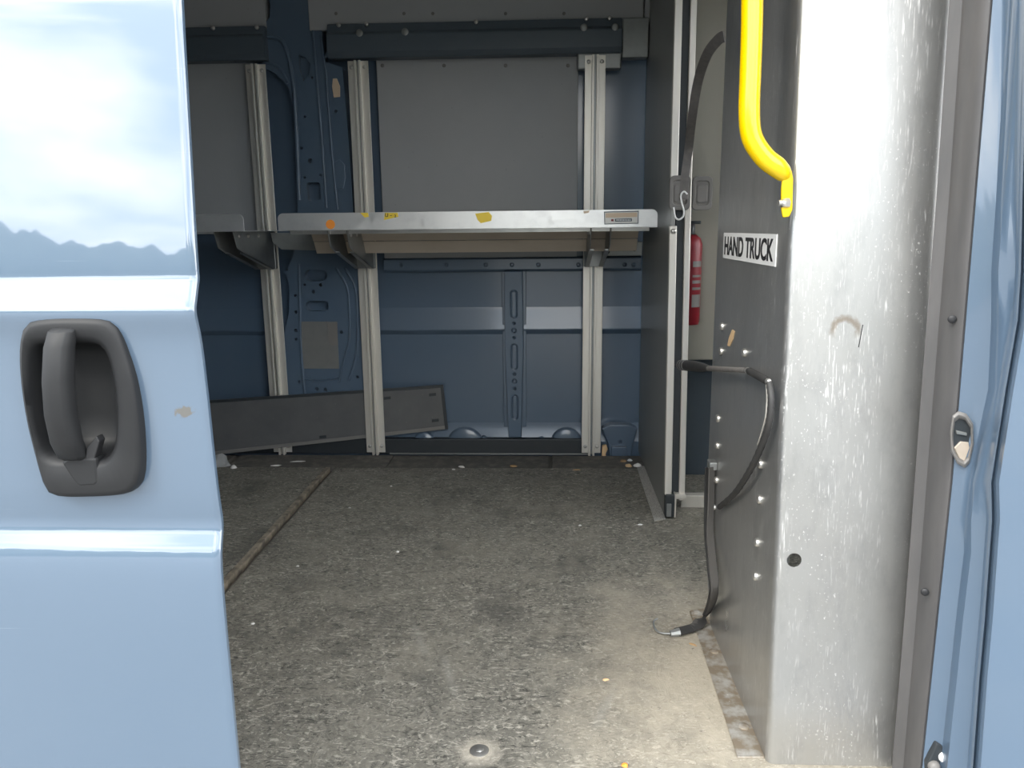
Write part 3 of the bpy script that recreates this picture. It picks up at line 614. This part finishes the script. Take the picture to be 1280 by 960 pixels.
XC = .358
cd_ = thing('bungee_tether', 'black tie-down tether with moulded grip looped against the steel locker' , 'tether', PX(935, 463, XC))
g0, g1, g2, g3 = PX(848.5, 456, XC), PX(866, 457.5, XC), PX(886, 460.5, XC), PX(935, 463, XC)
def along(a, b, n): return [a.lerp(b, k / (n - 1)) for k in range(n)]
MB().tube([g0, g0.lerp(g1, .12), g1, g1.lerp(g2, .6), g2], [.008, .0135, .0135, .0105, .0065], 14).build('grip', 'rubber', cd_, smooth=50)
for k in range(3):
    c_ = g0.lerp(g1, .22 + k * .17); MB().tube([c_, c_ + (g1 - g0).normalized() * .012], .0142, 14).build('grip_ring', 'latch_plastic', cd_, smooth=50)
MB().tube(along(g2, g3, 6), [.0065, .0058, .0055, .0052, .005, .005], 10).build('shank', 'strap_web', cd_, smooth=50)
k0, k1 = g3, PX(961, 477, XC); MB().tube([k0, k0.lerp(k1, .1), k0.lerp(k1, .9), k1], [.0045, .0068, .0068, .005], 12).build('joint_sleeve', 'rubber', cd_, smooth=50)
for q in (k0, k1): MB().stud(q, (-1, -.4, 0), .0055, .006, 10).build('ferrule', 'screw', cd_, smooth=40)
cp = spline([k1, PX(964, 500, XC), PX(961, 530, XC), PX(950, 562, XC), PX(935, 592, XC), PX(918, 617, XC + .004), PX(899, 634, XC + .009)], 8)
MB().tube(cp, [.0052 + .0007 * (i % 2) for i in range(len(cp))], 8).build('braided_cord', 'rubber', cd_, smooth=60)
wp = spline([k1 + V(-.004, 0, 0), PX(958.5, 500, XC - .003), PX(956, 526, XC - .003), PX(947, 556, XC - .003)], 6)
MB().tube(wp, .0012, 6).build('core_wire', 'aluminium', cd_, smooth=60)

sb = thing('ratchet_strap', 'dark webbing strap with hook trailing from the locker onto the floor', 'strap', PZ(880, 780))
XS = .362
for off, wv in ((0, V(.020, .012, 0)), (.008, V(.014, .012, 0))):
    pp = spline([PX(886.5 + off * 400, 584, XS), PX(885.5 + off * 400, 625, XS), PX(886 + off * 200, 665, XS - .004), PX(890 + off * 100, 705, XS - .010), PX(892 + off * 100, 740, XS - .014), PZ(884 + off * 60, 766, .035), PZ(869, 783, .012), PZ(846, 790, .010)], 6)
    wl = [wv] * (len(pp) - 12) + [V(.012, .022, .006)] * 5 + [V(.004, .02, .006)] * 7
    MB().ribbon(pp, wl, .0028).build('webbing', 'strap_dark' if off else 'rubber', sb, smooth=50)
p = PX(888, 583, XS); MB().box(XS - .004, XB, p.y - .012, p.y + .018, p.z - .006, p.z + .012).build('anchor', 'bracket_metal', sb, .002)
e = PZ(846, 790, .010)
MB().tube([e + V(.006, 0, 0), PZ(838, 792, .008)], [.010, .007], 8).build('hook_crimp', 'bracket_metal', sb, smooth=40)
MB().tube(spline([PZ(838, 792, .008), PZ(826, 791, .006), PZ(819, 786, .008), PZ(817, 777, .012), PZ(822, 773, .016)], 6), .0022, 8).build('hook_wire', 'bracket_metal', sb, smooth=60)

# ------------------------------------------------------------------ door seal and blue pillar at the right
ys_ = [-420, -200, 0, 250, 340, 400, 487, 603, 650, 690, 773, 850, 960, 1180, 1500]
def col(tab):
    def at(y):
        for (ya, xa), (yb, xb) in zip(tab, tab[1:]):
            if y <= yb or (yb, xb) == tab[-1]: return xa + (xb - xa) * (y - ya) / (yb - ya)
    return at
cA = col([(0, 1201), (250, 1184), (500, 1164), (750, 1145), (960, 1127)])
c0 = col([(0, 1238), (300, 1213), (600, 1188), (960, 1150)])
c1 = col([(0, 1264), (250, 1250), (340, 1244), (400, 1244), (487, 1240), (603, 1215), (650, 1210), (690, 1210), (773, 1200), (850, 1192), (960, 1180)])
c2 = col([(0, 1281), (250, 1274), (340, 1272), (400, 1268), (487, 1253), (603, 1235), (650, 1236), (690, 1233), (773, 1227), (850, 1220), (960, 1212)])
lean = lambda y: .05 * (480 - y) / 960
def dep(Y, y): return Y + lean(y)
rr = []
for y in ys_:
    a = PY(cA(y) + 2, y, dep(1.155, y)); b = PY(c0(y), y, dep(1.105, y)); m_ = (a + b) / 2 + V(-.003, -.012, 0); o1 = a.lerp(m_, .5) + V(-.001, -.004, 0); o2 = m_.lerp(b, .6) + V(.0, -.002, 0)
    rr.append([a + V(.02, .05, 0), a + V(-.012, .012, 0), a, o1, m_, o2, b, b + V(.035, .012, 0), b + V(.03, .10, 0)])
gk = MB().rings(rr).build('trim_4', 'gasket', None, smooth=35); tag(gk, 'dark rubber door seal beside the steel locker', 'door seal', kind='structure')
for x, y, r in ((1190, 399, .006), (1156, 740, .006)):
    p = PY(x, y, dep(1.114, y)); MB().stud(p, (-.3, -1, 0), r, .003, 12).build('seal_plug', 'ink', gk, smooth=40)
rr = []
for y in ys_:
    P = lambda x, Y: PY(x, y, dep(Y, y))
    e0, e1, e2 = c0(y), c1(y), c2(y); bulge = .02 if 340 < y < 380 else 0
    row = [P(e0 + 3, 1.16), P(e0 + 1.0, 1.112), P(e0 + 3, 1.100), P(e0 + (e1 - e0) * .5, 1.094), P(e1 - 5, 1.088), P(e1, 1.078), P(e1 + 4, 1.066), P(e1 + (e2 - e1) * .55, 1.060 - bulge * .3), P(e2 - 3, 1.054), P(e2, 1.040), P(e2 + 4, 1.034), P(e2 + 6, 1.040), P(e2 + 9, 1.026), P(e2 + 14, 1.012), P(e2 + 60, 1.0), P(e2 + 200, .992)]
    last = V(XR + .04, dep(.985, y), row[-1].z); rr.append(row + [last, last + V(0, .05, 0), V(row[0].x + .05, row[0].y + .03, row[0].z)])
bpil = MB().rings(rr).build('door_pillar', 'body_paint', None, smooth=50)
tag(bpil, 'glossy blue door pillar with rounded ridges beside the rubber seal', 'pillar', kind='structure')
# striker pocket
cx_, cy_ = 1202.5, 549; Yk = dep(1.092, 549)
ol_ = [(1191, 520), (1198, 515), (1208, 518), (1216, 530), (1217, 555), (1212, 578), (1206, 584), (1197, 579), (1189, 564), (1188, 540)]
def kr(s_, dY, sh=0): return [PY(cx_ + (x - cx_) * s_ + sh, cy_ + (y - cy_) * s_, Yk + dY) for x, y in ol_]
sk = MB().rings([kr(1.04, .012), kr(1.02, -.006), kr(.90, -.009), kr(.80, -.006), kr(.74, .002)], False, False).build('striker_bezel', 'latch_plastic', bpil, .0008, smooth=60)
MB().prism(kr(.8, .0005), (0, .002, 0)).build('striker_pocket', 'black_trim', sk)
q = [PY(x, y, Yk - .0015) for x, y in ((1193, 560), (1201, 552), (1211, 553), (1212, 560), (1206, 577), (1200, 574))]; MB().prism(q, (0, .004, 0)).build('striker_plate', 'tan_metal', sk, .001)
q = [PY(x, y, Yk - .003) for x, y in ((1195, 538), (1209, 541), (1209, 545), (1196, 543))]; MB().prism(q, (0, .004, 0)).build('striker_bar', 'bracket_metal', sk, .001)
# lower bumper
Yb = dep(1.088, 945)
q = [PY(x, y, Yb) for x, y in ((1171, 929), (1178, 932), (1186, 941), (1189, 952), (1187, 975), (1160, 975), (1159, 956))]
bmp = MB().prism(q, (0, .012, 0)).build('bumper_pocket', 'black_trim', bpil, .002)
p = PY(1181, 946, Yb); MB().stud(p, (-.2, -1, .1), .0095, .007, 18, 1).build('bumper_pad', 'white', bmp, smooth=40)
p = PY(1167, 957, Yb); MB().stud(p, (-.2, -1, .1), .009, .009, 14, .9).build('bumper_stud', 'latch_plastic', bmp, smooth=40)

# ------------------------------------------------------------------ sliding door
XD = -.355
edge = [(.855, 1.78), (.84, 1.60), (.815, 1.36), (.797, 1.163), (.791, 1.119), (.785, 1.046), (.779, .969), (.7735, .900), (.7715, .866), (.771, .8535), (.768, .846), (.7585, .826), (.757, .820), (.758, .812), (.764, .786), (.7675, .736), (.769, .684), (.7715, .63), (.774, .603), (.7755, .590), (.774, .578), (.768, .562), (.7645, .546), (.7625, .52), (.7615, .472), (.762, .376), (.764, .20), (.775, .02), (.80, -.14)]
fine = []
sp_ = [V(0, y, z) for y, z in edge]; fine = spline(sp_, 3)
DR = thing('sliding_door', 'glossy blue sliding door slid open with black recessed handle', 'door', (-.9, .8, -.14))
bx = lambda X: [V(X, p.y, p.z) for p in fine]
secs = []
for X, ins in ((-1.62, .0), (XD - .008, 0), (XD - .003, .0010), (XD, .004), (XD, .007)):
    f_ = [V(X, p.y + ins, p.z) for p in fine]; secs.append(f_ + [V(X, p.y + .009, p.z) for p in reversed(fine)])
skin = MB().rings(secs).build('door_skin', 'door_paint', DR, smooth=50)
Y0 = .7665
out_px = [(40, 404), (62, 397.5), (100, 396), (138, 398), (152, 409), (163, 440), (173, 478), (180, 530), (181, 580), (175, 606), (158, 615), (115, 618), (78, 617), (64, 606), (53, 570), (41, 520), (34, 470), (33, 430)]
in_px = [(46, 432), (58, 427), (98, 425.5), (128, 428), (142, 446), (149, 480), (152, 520), (149, 555), (138, 572), (120, 574), (92, 573), (70, 571), (59, 556), (51, 524), (46, 490), (44, 455)]
def hloop(px, Y, s_=1.0, n=64, ctr=(100, 505)):
    L_ = loop_spline([PY(x, y, Y0) for x, y in px], n); c_ = PY(*ctr, Y0); o = []
    for p in L_: q = c_ + (p - c_) * s_; o.append(V(q.x, Y, q.z))
    return o
def bya(L_):   # order a loop by angle so that two outlines can be joined
    c_ = PY(100, 505, Y0); A = sorted(L_, key=lambda p: math.atan2(p.z - c_.z, p.x - c_.x)); n = 64; o = []
    an = [math.atan2(p.z - c_.z, p.x - c_.x) for p in A]
    for k in range(n):
        t_ = -math.pi + 2 * math.pi * k / n
        j = next((i for i, a in enumerate(an) if a > t_), 0); a0, a1 = an[j - 1], an[j]; 
        if a1 < a0: a1 += 2 * math.pi
        tt = t_ if t_ >= a0 else t_ + 2 * math.pi; f_ = min(max((tt - a0) / max(a1 - a0, 1e-6), 0), 1); o.append(A[j - 1].lerp(A[j], f_))
    return o
def HO(Y, s_): return bya(hloop(out_px, Y, s_, 200))
def HI(Y, s_): return bya(hloop(in_px, Y, s_, 200))
c = MB().rings([HO(Y0 - .05, .96), HO(Y0 + .042, .96)]); cut(skin, c); shade(skin.data, 40)
HB = MB().rings([HO(Y0 + .006, 1.0), HO(Y0 - .007, 1.0), HO(Y0 - .0115, .98), HO(Y0 - .013, .93), HI(Y0 - .0125, 1.10), HI(Y0 - .009, 1.0), HI(Y0 + .004, .95), HI(Y0 + .022, .88), HI(Y0 + .030, .72), HI(Y0 + .032, .3)], False, True).build('handle_bezel', 'handle_plastic', DR, smooth=50)
HB['label'] = 'black plastic recessed handle surround'
gpts = [(88, 406, -.012), (87, 412, -.021), (87.5, 430, -.027), (89, 470, -.031), (92, 510, -.031), (96, 545, -.027), (99, 566, -.020), (100.5, 575, -.010)]
rr = []
for i, (x, y, dY) in enumerate(gpts):
    p = PY(x, y, Y0); wd = (.0125, .0135, .0135, .0135, .014, .0145, .0145, .013)[i]; th = (.006, .010, .012, .013, .013, .012, .010, .006)[i]
    q = [(-wd, .6 * th), (-wd, -.3 * th), (-wd * .7, -.85 * th), (0, -th), (wd * .7, -.85 * th), (wd, -.3 * th), (wd, .6 * th), (0, th)]
    rr.append([V(p.x + a, Y0 + dY + .008 + b, p.z) for a, b in q])
MB().rings(rr).build('handle_grip', 'handle_plastic', DR, .001, smooth=50)
q = [PY(x, y, Y0 - .0135) for x, y in ((76, 578), (84, 572), (120, 572), (123, 604), (118, 608), (98, 609), (90, 600))]
MB().prism(q, (0, .02, 0)).build('grip_seat', 'handle_plastic', HB, .003)
q = [PY(x, y, Y0 - .0125) for x, y in ((108, 560), (120, 545), (124, 552), (117, 576), (106, 577))]
MB().prism(q, (0, .012, 0)).build('grip_stop', 'ink', HB, .001)
inn = [V(-1.6, p.y + .045, p.z) for p in fine]
MB().prism(inn + [V(-1.6, .90, 1.70), V(-1.6, .86, 1.2), V(-1.6, .86, -.12)][::1], (1.6 - .43, 0, 0)).build('inner_panel', 'body_paint', DR, .004)

# ------------------------------------------------------------------ litter along the wall foot
def scrap(name, x, y, w_, d_, h_, mat, label, group=None, rot=0, z=0.0, cat='scrap'):
    p = PZ(x, y, z); n = 7; rr = []
    for k, (s_, hh) in enumerate(((1, -.001), (1.02, .25), (.8, .7), (.35, 1))):
        rr.append([V(p.x, p.y, max(p.z + hh * h_, -.001)) + Matrix.Rotation(rot, 3, 'Z') @ V(s_ * w_ * math.cos(2 * math.pi * i / n) * random.uniform(.75, 1.15), s_ * d_ * math.sin(2 * math.pi * i / n) * random.uniform(.75, 1.15), h_ * random.uniform(-.12, .12) if k else 0) for i in range(n)])
    o = MB().rings(rr).build(name, mat); return tag(o, label, cat, group)
scrap('paper_wad', 276, 582, .038, .024, .045, 'grey_wad', 'crumpled grey wad on the floor by the open sliding door', cat='litter')
scrap('paper_wad', 292, 585, .013, .010, .012, 'paper', 'small white wad next to the crumpled grey wad', cat='litter')
scrap('paper_scrap', 345, 582, .022, .009, .003, 'paper', 'short pale paper scrap below the foot of the upright behind the loose panel', cat='litter', rot=.2)
scrap('paper_scrap', 372, 577, .030, .006, .003, 'paper', 'long thin paper strip on the floor under the loose panel', cat='litter', rot=.1)
scrap('white_chip', 577, 584, .014, .006, .006, 'paper', 'larger white chip on the floor strip between the uprights', cat='litter', rot=-.4)
scrap('white_chip', 567, 587, .007, .005, .003, 'paper', 'tiny white chip touching the mat beside the larger white chip', cat='litter')
scrap('dry_leaf', 642, 583, .016, .012, .006, 'leaf', 'brown dry leaf crumb on the floor strip between the uprights', cat='litter')
scrap('wood_chip', 721, 587.5, .016, .004, .003, 'foam', 'thin tan splinter beside the foot of the upright', cat='litter')
p = PZ(756, 573); q = [(752, 573), (759, 574), (757, 568), (760, 562), (758, 556), (753, 557), (752.5, 565)]
tag(MB().prism([PY(x, y, 2.975) for x, y in q], (0, .016, 0)).build('foam_chunk', 'foam', None, .004), 'tan foam chunk standing beside the upright foot', 'litter')
scrap('dry_leaf', 779, 577, .014, .010, .008, 'leaf', 'brown leaf crumbs piled in the corner by the partition', cat='litter')
scrap('white_chip', 787, 576, .010, .007, .008, 'white', 'white chip in the corner near the leaf crumbs', cat='litter')
scrap('dry_leaf', 786, 583, .013, .012, .010, 'foam', 'orange brown leaf beside the partition flange tip', cat='litter')
scrap('paper_scrap', 797, 583, .017, .009, .012, 'paper', 'cream paper scrap lying on the partition flange tip', cat='litter', z=.003)
scrap('white_chip', 800, 656, .008, .005, .003, 'white', 'small white crumb on the mat just before the partition foot', cat='litter')
scrap('dry_leaf', 880, 629, .018, .010, .008, 'foam', 'orange brown leaf on the floor before the threshold bar', cat='litter')
scrap('dry_leaf', 781, 957, .006, .005, .004, 'orange', 'orange crumb on the mat near the doorway', cat='litter')
scrap('leaf_stem', 866, 806, .010, .003, .003, 'leaf', 'dark twig crumb beside the locker foot flange', cat='litter', rot=-.6)
scrap('wood_chip', 757, 850, .007, .004, .003, 'foam', 'tan chip on the worn mat streak', cat='litter')
GS = 'tiny white crumb scattered on the dark mat'
for x, y in ((489, 608), (437, 635), (372, 708), (316, 780), (497, 690), (725, 657)): scrap('white_crumb', x, y, .005, .004, .003, 'paper', GS, 'white crumbs on the mat', cat='litter')
